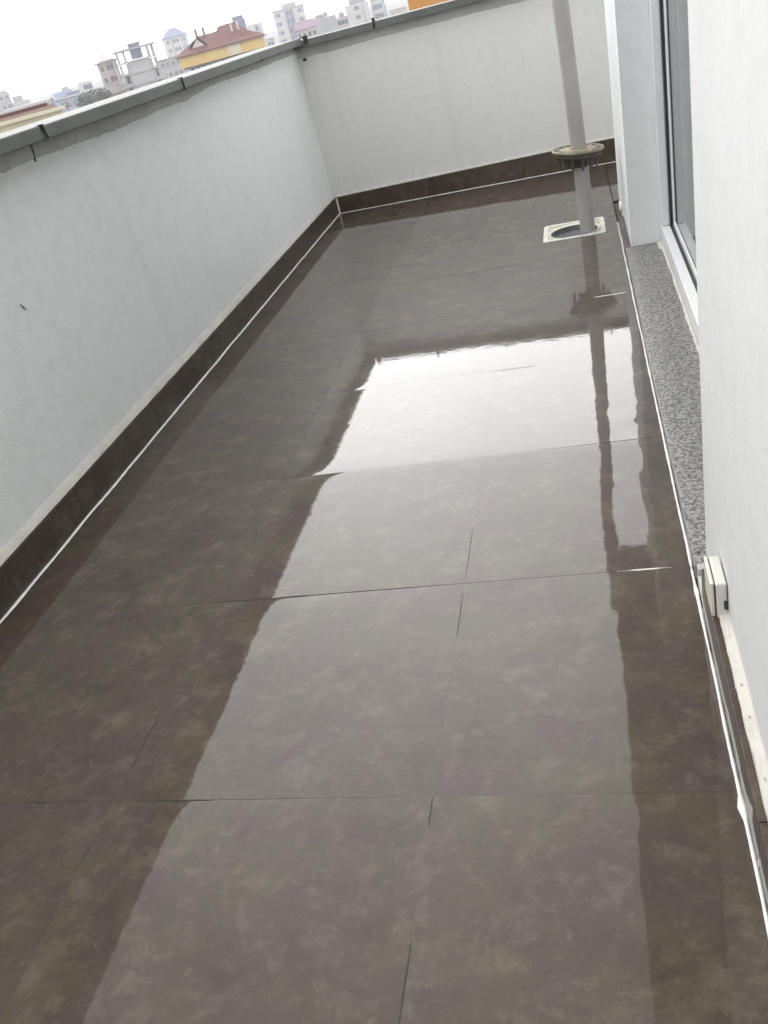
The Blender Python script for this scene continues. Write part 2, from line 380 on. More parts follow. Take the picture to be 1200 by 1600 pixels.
# lengths where the joint has lost its grout and reads as a dark line
M['void'] = simple('empty_joint', (0.014, 0.011, 0.009), 0.6)
def void(x0, y0, x1, y1, wd, seed):
    bm = bmesh.new(); n = 24; prev = None
    dx, dy = (x1 - x0), (y1 - y0); ln = math.hypot(dx, dy); sx, sy = -dy / ln, dx / ln
    for i in range(n + 1):
        f = i / n; ww = wd * 0.5 * (math.sin(math.pi * min(0.97, max(0.03, f))) ** 0.4) * (1 + 0.7 * N1(f * ln * 70, seed))
        x, y = x0 + dx * f, y0 + dy * f
        row = []
        for k in (-1, 1):
            X, Y = x + sx * ww * k, y + sy * ww * k
            row.append(bm.verts.new((X, Y, fz(X) + wave(X, Y) + 0.00035)))
        if prev: bm.faces.new((prev[0], prev[1], row[1], row[0]))
        prev = row
    mesh_obj('empty_joint', bm, M['void'], floor)
A_, B_, C_j, D_ = Y0, Y0 + 0.6, Y0 + 1.2, Y0 + 1.8
for i, q in enumerate(((J2, 0.745, J2, 0.615, 0.0026), (J2, 1.003, J2, 0.945, 0.0022), (J2, 1.83, J2, 1.625, 0.0018), (J2, 1.57, J2, 1.42, 0.0020), (J2, 3.66, J2, 3.34, 0.0018),
                       (J1, 1.27, J1, 1.06, 0.0022), (J1, 0.915, J1, 0.87, 0.0034), (J1, 1.91, J1, 1.82, 0.0018),
                       (-1.15, A_, -1.09, A_, 0.0024), (-0.89, A_, -0.76, A_, 0.0024), (-0.96, B_, -0.835, B_, 0.0028), (-0.80, B_, -0.73, B_, 0.0024), (-0.63, B_, -0.40, B_, 0.0014),
                       (-0.97, C_j, -0.90, C_j, 0.003), (-0.385, D_, -0.22, D_, 0.0040))):
    void(*q, i * 3.7)
# pale grout left standing in a few of the tile joints
for (xa, xb, yy, wv, mt) in ((-0.03, 0.085, Y0 + 1.2 - 0.6, 0.004, M['grout_dull']), (-0.02, 0.10, Y0 + 2.4 + 0.0, 0.006, M['grout'])):
    bead('grout_residue', (xa, yy, fz(xa) - 0.0006), (xb, yy, fz(xb) - 0.0006), wv, 0.0014, xa * 9, mt)
bead('grout_residue', (0.0, Y0 + 0.6, fz(0)), (0.06, Y0 + 0.6, fz(0.06)), 0.004, 0.0012, 21, M['grout'])

# ------------------------------------------------------------------ parapet walls
def uneven_sheet_wall(x0, x1, y0, y1, z0, z1): return nb(x0, x1, y0, y1, z0, z1)
WLX, WEY = -1.587, 5.850
CZ0, CZ1 = 1.026, 1.067
pl = empty('parapet_wall', (WLX, 2.5, 0))
tag(pl, 'long white plastered parapet on the left with a grey coping', 'wall')
def under(o, root):
    o.parent = root; o.matrix_parent_inverse = Matrix.Translation(root.location).inverted(); return o
def lean(o):                # the house wall is built a little out of plumb
    for v in o.data.vertices:
        v.co.x += 0.024 * v.co.z
def P(name, bm, mt, root, smooth=False):
    o = mesh_obj(name, bm, mt, smooth=smooth)
    # bake into the root's local space so the parent link needs no inverse
    if root.name.startswith('house_wall') and not name.startswith('eave'): lean(o)
    o.data.transform(Matrix.Translation(-Vector(root.location))); o.parent = root
    return o
P('wall', nb(WLX - 0.16, WLX, -1.3, WEY + 0.16, -0.2, CZ0 + 0.0), M['plaster'], pl)
pe = empty('parapet_wall', (-0.1, WEY, 0))
tag(pe, 'white plastered parapet closing the far end of the terrace, behind the grey pipe', 'wall')
P('wall', nb(WLX + 0.0005, 1.75, WEY, WEY + 0.16, -0.2, CZ0 - 0.018), M['plaster_end'], pe)
CX = -1.519; CY = 5.782
ys = [-1.3, 0.30, 1.46, 2.618, 3.787, 4.911, 5.585 + 0.2]
g = 0.004
for a_, b_ in zip(ys, ys[1:]):
    gg = 0.0015 if abs(a_ - 4.911) < 0.01 else g
    g2 = 0.0015 if abs(b_ - 4.911) < 0.01 else g
    dz = random.uniform(-0.002, 0.002); dx = random.uniform(-0.002, 0.002)
    bb = b_
    if b_ > 5.6: bb = CY - 0.001
    P('coping_slab', nb(WLX - 0.20, CX + dx, a_ + gg, bb - g2, CZ0 + dz, CZ1 + dz, bev=0.004), M['coping'], pl)
xs = [-1.785, -1.078, 0.09, 1.26, 1.9]
for a_, b_ in zip(xs, xs[1:]):
    dz = random.uniform(-0.002, 0.001)
    P('coping_slab', nb(a_ + g, b_ - g, CY + random.uniform(-0.002, 0.002), WEY + 0.20, CZ0 - 0.016 + dz, CZ1 - 0.016 + dz, bev=0.004), M['coping'], pe)
# dark sealant squeezed out of the coping joints, running down onto the wall
def drip(root, p, face, w0, zt, zb, curl, seed):
    bm = bmesh.new(); n = 14; prev = None
    for i in range(n + 1):
        f = i / n; z = zt + (zb - zt) * f
        c = curl * math.sin(f * 2.6) + 0.002 * N1(f * 5, seed); ww = w0 * (1 - 0.45 * f) * (1 + 0.35 * N1(f * 7, seed + 2))
        onwall = z < CZ0 - 0.004
        if face == 'x':
            xx = (WLX + 0.002) if onwall else CX + 0.0035
            row = [bm.verts.new((xx - 0.02, p + c - ww, z)), bm.verts.new((xx + 0.001, p + c - ww * 0.8, z)), bm.verts.new((xx + 0.001, p + c + ww * 0.8, z)), bm.verts.new((xx - 0.02, p + c + ww, z))]
        else:
            yy = (WEY - 0.002) if onwall else CY - 0.0035
            row = [bm.verts.new((p + c - ww, yy + 0.02, z)), bm.verts.new((p + c - ww * 0.8, yy - 0.001, z)), bm.verts.new((p + c + ww * 0.8, yy - 0.001, z)), bm.verts.new((p + c + ww, yy + 0.02, z))]
        if prev:
            for k in range(3): bm.faces.new((prev[k], prev[k + 1], row[k + 1], row[k]))
        prev = row
    P('joint_sealant', bm, M['sealant'], root, smooth=True)
drip(pl, 2.622, 'x', 0.008, CZ1 + 0.001, 0.975, 0.012, 1)
drip(pl, 3.787, 'x', 0.004, CZ1 + 0.001, 1.015, 0.001, 2)
drip(pl, 4.911, 'x', 0.0028, CZ0 + 0.006, 0.99, 0.004, 3)
drip(pl, 1.46, 'x', 0.006, CZ1 + 0.001, 1.0, 0.004, 4)
drip(pe, -1.50, 'y', 0.016, CZ1 + 0.002, CZ0 - 0.01, 0.004, 5)
drip(pe, -1.078, 'y', 0.009, CZ1 + 0.001, CZ0 - 0.006, 0.002, 6)
drip(pe, 0.09, 'y', 0.006, CZ1 + 0.001, CZ0 - 0.006, 0.002, 7)
def blob(root, c, r, seed, mt, sq=(1, 1, 1)):
    bm = bmesh.new(); bmesh.ops.create_icosphere(bm, subdivisions=2, radius=1.0)
    for v in bm.verts:
        k = 1 + 0.35 * N1(v.co.x * 1.7 + seed, v.co.y * 1.7, v.co.z * 1.7)
        v.co = Vector((v.co.x * r * sq[0] * k, v.co.y * r * sq[1] * k, v.co.z * r * sq[2] * k)) + Vector(c)
    P('mortar_lump', bm, mt, root, smooth=True)
blob(pe, (WLX + 0.04, WEY - 0.004, 0.945), 0.012, 3, M['sealant'], (1.1, 0.5, 0.7))
# rough skim of grey mortar under the coping
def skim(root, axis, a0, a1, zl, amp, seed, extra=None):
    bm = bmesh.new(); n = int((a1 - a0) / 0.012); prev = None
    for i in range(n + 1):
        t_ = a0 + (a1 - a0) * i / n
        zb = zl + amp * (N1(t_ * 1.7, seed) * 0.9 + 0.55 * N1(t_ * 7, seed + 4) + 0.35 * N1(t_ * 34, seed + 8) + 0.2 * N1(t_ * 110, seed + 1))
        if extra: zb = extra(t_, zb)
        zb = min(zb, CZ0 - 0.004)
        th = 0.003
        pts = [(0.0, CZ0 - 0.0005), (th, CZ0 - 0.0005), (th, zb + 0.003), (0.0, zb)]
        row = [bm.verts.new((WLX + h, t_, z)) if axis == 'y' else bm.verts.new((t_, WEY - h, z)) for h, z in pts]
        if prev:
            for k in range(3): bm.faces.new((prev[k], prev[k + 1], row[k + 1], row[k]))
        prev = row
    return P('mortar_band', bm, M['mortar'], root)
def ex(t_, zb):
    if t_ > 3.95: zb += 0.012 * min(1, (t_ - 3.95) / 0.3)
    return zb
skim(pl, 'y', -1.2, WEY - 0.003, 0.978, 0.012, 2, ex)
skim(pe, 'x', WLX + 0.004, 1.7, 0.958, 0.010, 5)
# skirting tiles
def skirting(root, axis, joints, base, face, z0f, h, thick, sgn):
    for a_, b_ in zip(joints, joints[1:]):
        e = 0.001; dh = random.uniform(-0.0008, 0.0008)
        if axis == 'y':
            xa, xb = sorted((face, face - sgn * thick))
            P('skirting_tile', nb(xa, xb, a_ + e, b_ - e, base, h + dh, bev=0.001), M['skirt'], root)
        else:
            P('skirting_tile', nb(a_ + e, b_ - e, face, face + thick, base, h + dh, bev=0.001), M['skirt'], root)
skirting(pl, 'y', [-0.9 + 0.6 * i for i in range(11)] + [5.70, YE], fz(XL) + 0.001, XL + 0.001, 0, 0.131, 0.010, 1)
skirting(pe, 'x', [XL + 0.012, -0.96, -0.36, 0.24, 0.84, 1.44], fz(XL) * 0 - 0.02, YE, 0, 0.131, 0.010, 1)
bead('grout_bead', (XL + 0.006, YE - 0.002, fz(XL)), (XL + 0.006, YE - 0.002, 0.132), 0.010, 0.002, 31, up=(0.7, -0.7, 0))
# plaster lip above the skirting
def lip(root, axis, a0, a1, wall, face, zt, z0, sgn, seed, thick=1.0):
    bm = bmesh.new(); n = int((a1 - a0) / 0.012); prev = None
    for i in range(n + 1):
        t_ = a0 + (a1 - a0) * i / n
        j = 0.0030 * N1(t_ * 14, seed) + 0.0018 * N1(t_ * 60, seed + 2)
        k = 0.006 * N1(t_ * 3, seed + 5) + 0.003 * N1(t_ * 25, seed + 6)
        d = abs(face - wall) + j
        pts = [(-0.002, z0 - 0.003), (d * thick, z0 + 0.0006), (d * 0.92 * thick, z0 + 0.004), (d * 0.45, z0 + (zt - z0) * 0.62 + k), (-0.001, zt + k * 1.5)]
        row = []
        for h_, z in pts:
            if axis == 'y': row.append(bm.verts.new((wall + sgn * h_, t_, z)))
            else: row.append(bm.verts.new((t_, wall - h_, z)))
        if prev:
            for q in range(4): bm.faces.new((prev[q], prev[q + 1], row[q + 1], row[q]))
        prev = row
    return P('plaster_lip', bm, M['lip'], root)
lip(pl, 'y', -1.2, YE, WLX, XL - 0.004, 0.160, 0.1325, 1, 3)
lip(pe, 'x', XL, 1.7, WEY, YE + 0.006, 0.146, 0.1325, 1, 4)
# nick in the left wall
bm = bmesh.new(); prev = None
for i in range(9):
    f = i / 8; yy = 2.262 + 0.018 * f; zz = 0.652 - 0.022 * f - 0.002 * math.sin(f * 3); wv = 0.0018 * math.sin(math.pi * min(0.98, max(0.04, f)) ** 0.8)
    row = [bm.verts.new((WLX + 0.0015, yy - wv, zz - wv)), bm.verts.new((WLX + 0.0035, yy, zz)), bm.verts.new((WLX + 0.0015, yy + wv, zz + wv))]
    if prev:
        for k in range(2): bm.faces.new((prev[k], prev[k + 1], row[k + 1], row[k]))
    prev = row
P('nick', bm, M['sealant'], pl)

# ------------------------------------------------------------------ house wall with the balcony door
HW = 0.152                 # plaster plane
DY0, DY1, PY1 = 1.60, 3.87, 4.85
DX = 0.272                 # door frame plane
TOP = 2.25
hw = empty('house_wall', (HW, 1.0, 0))
tag(hw, 'rough white plastered house wall on the right, with a balcony door and granite sill', 'wall')
P('wall', nb(HW, 0.50, -1.3, DY0, -0.2, TOP), M['plaster_white'], hw)
o = P('wall', nb(HW, 0.50, DY1, PY1, -0.2, TOP), M['plaster'], hw); o['label'] = 'smooth pier between the door and the far corner'
P('wall', nb(0.50, 2.6, PY1 - 0.25, PY1, -0.2, TOP), M['plaster'], hw)
P('lintel', nb(HW, 0.50, DY0, DY1, 2.12, TOP), M['plaster'], hw)
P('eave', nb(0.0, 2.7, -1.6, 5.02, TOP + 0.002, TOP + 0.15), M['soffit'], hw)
P('eave_upstand', nb(0.0 - 0.02, 0.02, -1.6, 5.04, TOP + 0.152, TOP + 0.24), M['upvc'], hw)
# room behind the glass
P('room_floor', nb(0.36, 2.6, 0.2, PY1 - 0.25, -0.1, 0.04), simple('room_floor', (0.22, 0.16, 0.10), 0.4), hw)
P('room_wall', nb(2.5, 2.6, 0.2, PY1 - 0.25, 0.04, TOP), simple('room_paint', (0.70, 0.70, 0.68), 0.8), hw)
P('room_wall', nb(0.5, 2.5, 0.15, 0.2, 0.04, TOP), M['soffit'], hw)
P('added_glass_backing', nb(DX + 0.085, DX + 0.088, DY0 + 0.05, DY1 - 0.05, 0.06, 2.05), simple('added_backing_pale', (0.62, 0.68, 0.65), 0.8), hw)  # unseen pale panel, added close behind the pane to brighten the glass
# skirting on the near wall and the end of the pier
skirting(hw, 'y', [-1.2, -0.35, 0.25, 0.862, 1.45], -0.01, XR + 0.001, 0, 0.104, 0.011, -1)
skirting(hw, 'y', [3.872, 4.42], -0.01, XR + 0.001, 0, 0.030, 0.0265, -1)
lip(hw, 'y', -1.2, 1.446, HW, XR + 0.012, 0.113, 0.1050, -1, 8, 1.0)
P('bedding', nb(XR + 0.0122, HW - 0.0003, -1.2, 1.448, 0.0, 0.1035), M['mortar'], hw)
P('bedding', nb(XR + 0.004, HW + 0.002, 1.4505, 1.5355, 0.0, 0.024), M['lip'], hw)
blob(hw, (XR + 0.024, 4.60, 0.03), 0.013, 5, M['plaster'], (0.6, 4.4, 1.8))
blob(hw, (XR + 0.001, 0.862, 0.02), 0.003, 8, M['grout'], (0.4, 0.9, 3.0))
# chips of dropped mortar on the skirting's top edge
for i, (yy, r_) in enumerate(((0.805, 0.0032), (0.775, 0.0038), (0.80, 0.002), (1.12, 0.002), (1.05, 0.0015), (0.93, 0.0016))):
    blob(hw, (XR + 0.020, yy, 0.112), r_, i, M['mortar'])
# granite sill: two slabs butted
sl_z = 0.036
P('granite_sill', nb(XR + 0.002, DX + 0.004, DY0 + 0.002, DY1 - 0.001, -0.01, sl_z, bev=0.0015), M['granite'], hw)
P('granite_sill', nb(XR + 0.002, HW + 0.001, 1.560, DY0 + 0.0015, -0.01, sl_z - 0.0006, bev=0.0015), M['granite'], hw)
# the sill's near end closed with grey sealant
P('sill_end', nb(XR + 0.004, HW - 0.001, 1.537, 1.559, 0.0, sl_z + 0.003, bev=0.003), simple('sill_end', (0.42, 0.42, 0.39), 0.5), hw)
# ragged cream silicone along the frame's foot
bm = bmesh.new(); prev = None; n = 200
for i in range(n + 1):
    y = DY0 + 0.02 + (DY1 - DY0 - 0.03) * i / n
    wv = 0.007 + 0.003 * N1(y * 6, 2) + 0.002 * N1(y * 28, 5) + (0.012 if y > DY1 - 0.10 else 0)
    row = [bm.verts.new((DX - wv, y, sl_z + 0.0006)), bm.verts.new((DX - wv * 0.7, y, sl_z + 0.004)), bm.verts.new((DX - 0.001, y, sl_z + 0.010 + 0.003 * N1(y * 20, 8)))]
    if prev:
        for k in range(2): bm.faces.new((prev[k], prev[k + 1], row[k + 1], row[k]))
    prev = row
P('silicone_bead', bm, M['upvc_cream'], hw, smooth=True)

def D(name, bm, mt, door, smooth=False):
    o = mesh_obj(name, bm, mt, smooth=smooth); lean(o)
    o.data.transform(Matrix.Translation(-(Vector(hw.location) + Vector(door.location)))); o.parent = door
    return o
door = mesh_obj('balcony_door', nb(DX, DX + 0.002, DY0 + 0.0005, DY0 + 0.002, 0.04, 0.06), M['upvc'])
door.data.transform(Matrix.Translation(-Vector((0.27, 2.7, 0)))); door.parent = hw; door.location = Vector((0.27, 2.7, 0)) - Vector(hw.location)
FZ = 0.108
bm = bmesh.new()
box(bm, DX, DX + 0.034, DY0 + 0.002, DY1 - 0.002, sl_z + 0.001, FZ, bev=0.003)
D('frame_rail', bm, M['upvc'], door)
D('frame_jamb', nb(DX, DX + 0.034, DY1 - 0.050, DY1 - 0.001, FZ + 0.001, 2.11, bev=0.004), M['upvc'], door)
D('frame_jamb', nb(DX, DX + 0.034, DY0 + 0.003, DY0 + 0.05, FZ + 0.001, 2.11, bev=0.004), M['upvc'], door)
D('frame_head', nb(DX, DX + 0.034, DY0 + 0.05, DY1 - 0.05, 2.06, 2.118, bev=0.003), M['upvc'], door)
gx0, gx1 = DX + 0.0345, DX + 0.0425
D('gasket', nb(gx0, gx1, DY0 + 0.05, DY1 - 0.055, FZ - 0.01, FZ + 0.004), M['gasket'], door)
D('gasket', nb(gx0, gx1, DY1 - 0.066, DY1 - 0.0505, FZ + 0.005, 2.06), M['gasket'], door)
sx0, sx1 = DX + 0.0435, DX + 0.0635
D('sash_rail', nb(sx0, sx1, DY0 + 0.05, DY1 - 0.075, FZ - 0.02, FZ + 0.030, bev=0.006), M['upvc'], door)
D('sash_stile', nb(sx0, sx1, DY1 - 0.110, DY1 - 0.0755, FZ + 0.031, 2.05, bev=0.006), M['upvc'], door)
D('sash_stile', nb(sx0, sx1, DY0 + 0.05, DY0 + 0.12, FZ + 0.031, 2.05, bev=0.006), M['upvc'], door)
D('glass_pane', nb(sx0 + 0.004, sx0 + 0.010, DY0 + 0.12, DY1 - 0.111, FZ + 0.031, 2.05), M['glass'], door)

# ------------------------------------------------------------------ outdoor socket on the near wall
sk = empty('wall_socket', (HW, 1.36, 0.12))
tag(sk, 'small cream socket box low on the right wall, near the end of the sill', 'socket')
P('back_box', nb(HW - 0.016, HW + 0.002, 1.300, 1.386, 0.085, 0.176, bev=0.003), M['socket_grey'], sk)
P('cover_flap', nb(HW - 0.0245, HW - 0.0178, 1.306, 1.390, 0.098, 0.174, bev=0.002), M['socket_yellow'], sk)
for zz_, yy_ in ((0.104, 1.3125), (0.168, 1.3835)): P('cover_screw', cyl(bmesh.new(), (HW - 0.0252, yy_, zz_), (HW - 0.0243, yy_, zz_), 0.0026, n=10), M['gasket'], sk)
P('cover_seam', nb(HW - 0.0248, HW - 0.0240, 1.320, 1.376, 0.1350, 0.1362), M['gasket'], sk)
P('cable_notch', nb(HW - 0.004, HW + 0.001, 1.2975, 1.2995, 0.122, 0.140), M['gasket'], sk)
P('hinge', nb(HW - 0.0178, HW - 0.016, 1.303, 1.385, 0.090, 0.172), M['gasket'], sk)

# ------------------------------------------------------------------ floor drain
fd = empty('floor_drain', ((HX0 + HX1) / 2, (HY0 + HY1) / 2, 0.0))
tag(fd, 'square off white floor drain with an open round hole, at the foot of the pipe', 'drain')
HC = (-0.080, 4.412); HR = 0.110
def zf(x): return fz(x)
bm = bmesh.new(); nseg = 64
inner, outer, inner_low, outer_low = [], [], [], []
for i in range(nseg):
    a = 2 * math.pi * i / nseg + math.pi / 4
    cx_, cy_ = math.cos(a), math.sin(a)
    x, y = HC[0] + HR * cx_, HC[1] + HR * cy_
    kx = ((HX1 if cx_ > 0 else HX0) - HC[0]) / cx_ if abs(cx_) > 1e-6 else 1e9
    ky = ((HY1 if cy_ > 0 else HY0) - HC[1]) / cy_ if abs(cy_) > 1e-6 else 1e9
    k = min(kx, ky)
    X, Y = HC[0] + k * cx_, HC[1] + k * cy_
    inner.append((x, y)); outer.append((X, Y))
def ringpart(A, B, za, zb):
    bm = bmesh.new()
    va = [bm.verts.new((x, y, zf(x) + za)) for x, y in A]; vb = [bm.verts.new((x, y, zf(x) + zb)) for x, y in B]
    vb2 = [bm.verts.new((x, y, zf(x) - 0.03)) for x, y in B]; va2 = [bm.verts.new((x, y, zf(x) - 0.03)) for x, y in A]
    n = len(A)
    for i in range(n):
        j = (i + 1) % n
        bm.faces.new((va[i], vb[i], vb[j], va[j])); bm.faces.new((vb[i], vb2[i], vb2[j], vb[j])); bm.faces.new((va[j], va2[j], va2[i], va[i]))
    return bm
def lerp(A, B, f): return [(a[0] + (b_[0] - a[0]) * f, a[1] + (b_[1] - a[1]) * f) for a, b_ in zip(A, B)]
# raised white border, square inside; stained flat field; round rim
def sq(ins):
    pts = []
    for i in range(nseg):
        a = 2 * math.pi * i / nseg + math.pi / 4; cx_, cy_ = math.cos(a), math.sin(a)
        kx = ((HX1 - ins if cx_ > 0 else HX0 + ins) - HC[0]) / cx_ if abs(cx_) > 1e-6 else 1e9
        ky = ((HY1 - ins if cy_ > 0 else HY0 + ins) - HC[1]) / cy_ if abs(cy_) > 1e-6 else 1e9
        k = min(kx, ky); pts.append((HC[0] + k * cx_, HC[1] + k * cy_))
    return pts
def circ(r): return [(HC[0] + r * math.cos(2 * math.pi * i / nseg + math.pi / 4), HC[1] + r * math.sin(2 * math.pi * i / nseg + math.pi / 4)) for i in range(nseg)]
P('frame', ringpart(sq(0.020), sq(0.0), 0.004, 0.004), M['white_plastic'], fd)
P('stained_field', ringpart(circ(HR + 0.012), sq(0.0203), 0.0022, 0.0030), M['yellow_plastic'], fd)
P('rim', ringpart(circ(HR), circ(HR + 0.0117), 0.0005, 0.0045), M['white_plastic'], fd)
P('throat', lathe(bmesh.new(), [(HR - 0.001, 0.001), (HR - 0.004, -0.008), (HR - 0.013, -0.0115)], 48, (HC[0], HC[1], 0.0)), M['dark_plastic'], fd, True)
bm = bmesh.new(); vs_ = [bm.verts.new((HC[0] + (HR - 0.013) * math.cos(2 * math.pi * i / 48), HC[1] + (HR - 0.013) * math.sin(2 * math.pi * i / 48), -0.0105)) for i in range(48)]; bm.faces.new(vs_)
P('drain_water', bm, M['water'], fd)

# ------------------------------------------------------------------ downpipe and the drain grate hung on it
PX, PY = -0.0165, 4.365
pp = empty('downpipe', (PX, PY, -0.01))
tag(pp, 'tall grey plastic rainwater pipe standing in the floor drain', 'pipe')
def bend(z): return (-0.004 * z + (0.004 * math.sin(z * 3.0)), 0.0)
bm = bmesh.new(); prev = None
zs = [-0.06, 0.0, 0.1, 0.2, 0.3, 0.36, 0.45, 0.6, 0.8, 1.0, 1.3, 1.6, 1.9, 2.2, TOP + 0.0]
for z in zs:
    dx, dy = bend(z)
    ring = [bm.verts.new((PX + dx + 0.0345 * math.cos(2 * math.pi * i / 36), PY + dy + 0.0345 * math.sin(2 * math.pi * i / 36), z)) for i in range(36)]
    if prev:
        for i in range(36): bm.faces.new((prev[i], prev[(i + 1) % 36], ring[(i + 1) % 36], ring[i]))
    prev = ring
P('pipe_run', bm, M['pvc_pipe'], pp, True)
P('pipe_socket', lathe(bmesh.new(), [(0.0345, 0.0), (0.0385, 0.002), (0.0385, 0.07), (0.0415, 0.075), (0.0415, 0.088), (0.0345, 0.09)], 36, (PX + bend(1.5)[0], PY, 1.5)), M['pvc_pipe'], pp, True)

gz = 0.377
gr = empty('drain_grate', (PX - 0.002, PY, gz)); gr.rotation_euler = (R(-1.0), R(6.0), R(0))
tag(gr, 'round slotted olive drain grate pushed up and hanging on the grey pipe', 'drain grate')
def Gp(name, bm, mt, smooth=False): return mesh_obj(name, bm, mt, gr, smooth=smooth)
bm = lathe(bmesh.new(), [(0.0352, -0.006), (0.0352, 0.001), (0.055, 0.0), (0.080, 0.0), (0.080, -0.006), (0.0352, -0.006)], 64)
Gp('centre_plate', bm, M['old_plastic'])
bm = lathe(bmesh.new(), [(0.107, -0.006), (0.107, 0.001), (0.110, 0.003), (0.115, 0.002), (0.117, -0.002), (0.116, -0.009), (0.107, -0.006)], 64)
Gp('outer_rim', bm, M['old_plastic'], True)
cnt = 14; bar = None
for i in range(cnt):
    if bar is None: bar = o = Gp('slot_bar', nb(0.0795, 0.1075, -0.0075, 0.0075, -0.006, 0.0), M['old_plastic'])
    else: o = bar.copy(); col.objects.link(o); o.parent = gr
    o.rotation_euler = (0, 0, 2 * math.pi * i / cnt)
bm = lathe(bmesh.new(), [(0.036, 0.0012), (0.040, 0.0022), (0.062, 0.0016), (0.063, 0.0003)], 48)
Gp('rust_ring', bm, M['rust'], True)
bm = lathe(bmesh.new(), [(0.050, -0.012), (0.108, -0.012), (0.104, -0.030), (0.100, -0.030)], 40)  # dark ring added beneath the slots so they look shaded
Gp('dark_slot_backing', bm, M['dark_plastic'], True)
bm = lathe(bmesh.new(), [(0.050, -0.0065), (0.048, -0.075), (0.036, -0.077), (0.0355, -0.0065)], 40)
Gp('inner_sleeve', bm, M['dark_plastic'], True)
pg = None
for i in range(12):
    a = 2 * math.pi * (i + 0.4) / 12
    if pg is None:
        bm = bmesh.new(); box(bm, 0.083, 0.090, -0.006, 0.006, -0.088, -0.0065, bev=0.001)
        pg = Gp('prong', bm, M['dark_plastic']); o = pg
    else:
        o = pg.copy(); col.objects.link(o); o.parent = gr
    o.rotation_euler = (R(random.uniform(-3, 3)), R(random.uniform(-2, 4)), a)
    o.scale = (1, 1, random.uniform(0.75, 1.05))

# ------------------------------------------------------------------ the city
GZ = -24.0
def ray(u, v):
    d = Vector(((u - 600) / FPX, (v - 800) / FPX, 1.0))
    return Vector([sum(RT[i][j] * d[j] for j in range(3)) for i in range(3)])
def at(u, v, dist):
    """the point in the city seen at photo pixel u, v when it lies dist metres off"""
    r = ray(u, v); h = math.hypot(r.x, r.y); return CAM + r * (dist / h)
city_ground = mesh_obj('ground', nb(-1450, 1450, -250, 1850, GZ - 0.5, GZ), simple('city_ground', (0.16, 0.15, 0.13), 0.9, (0.09, 0.10, 0.07), 0.02))
tag(city_ground, kind='structure')
def paint(name, c, c2=None, sc=0.4): return simple(name, c, 0.8, c2 or tuple(v * 0.88 for v in c), sc)
C_ = dict(
    white=paint('city_white', (0.60, 0.595, 0.60)), pink=paint('city_pink', (0.50, 0.42, 0.43)), lilac=paint('city_lilac', (0.32, 0.29, 0.38)),
    conc=paint('city_concrete', (0.36, 0.35, 0.35)), yellow=paint('city_ochre', (0.62, 0.42, 0.16), (0.66, 0.50, 0.20)), red=paint('roof_tile_red', (0.17, 0.062, 0.060), (0.12, 0.05, 0.05), 2.0),
    slate=paint('city_slate', (0.15, 0.18, 0.30)), orange=paint('city_orange', (0.55, 0.26, 0.07), (0.50, 0.23, 0.06)), purple=paint('roof_purple', (0.22, 0.13, 0.20)),
    grey=paint('city_grey', (0.42, 0.42, 0.44)), blue=paint('city_blue', (0.36, 0.42, 0.55)), win=simple('city_window', (0.07, 0.08, 0.11), 0.2), brown=paint('city_brown', (0.30, 0.20, 0.13)),
    cream=paint('city_cream', (0.66, 0.60, 0.46)), dark=paint('city_dark', (0.10, 0.10, 0.12)), bluewin=simple('city_window_blue', (0.16, 0.22, 0.30), 0.2))
shared = {}
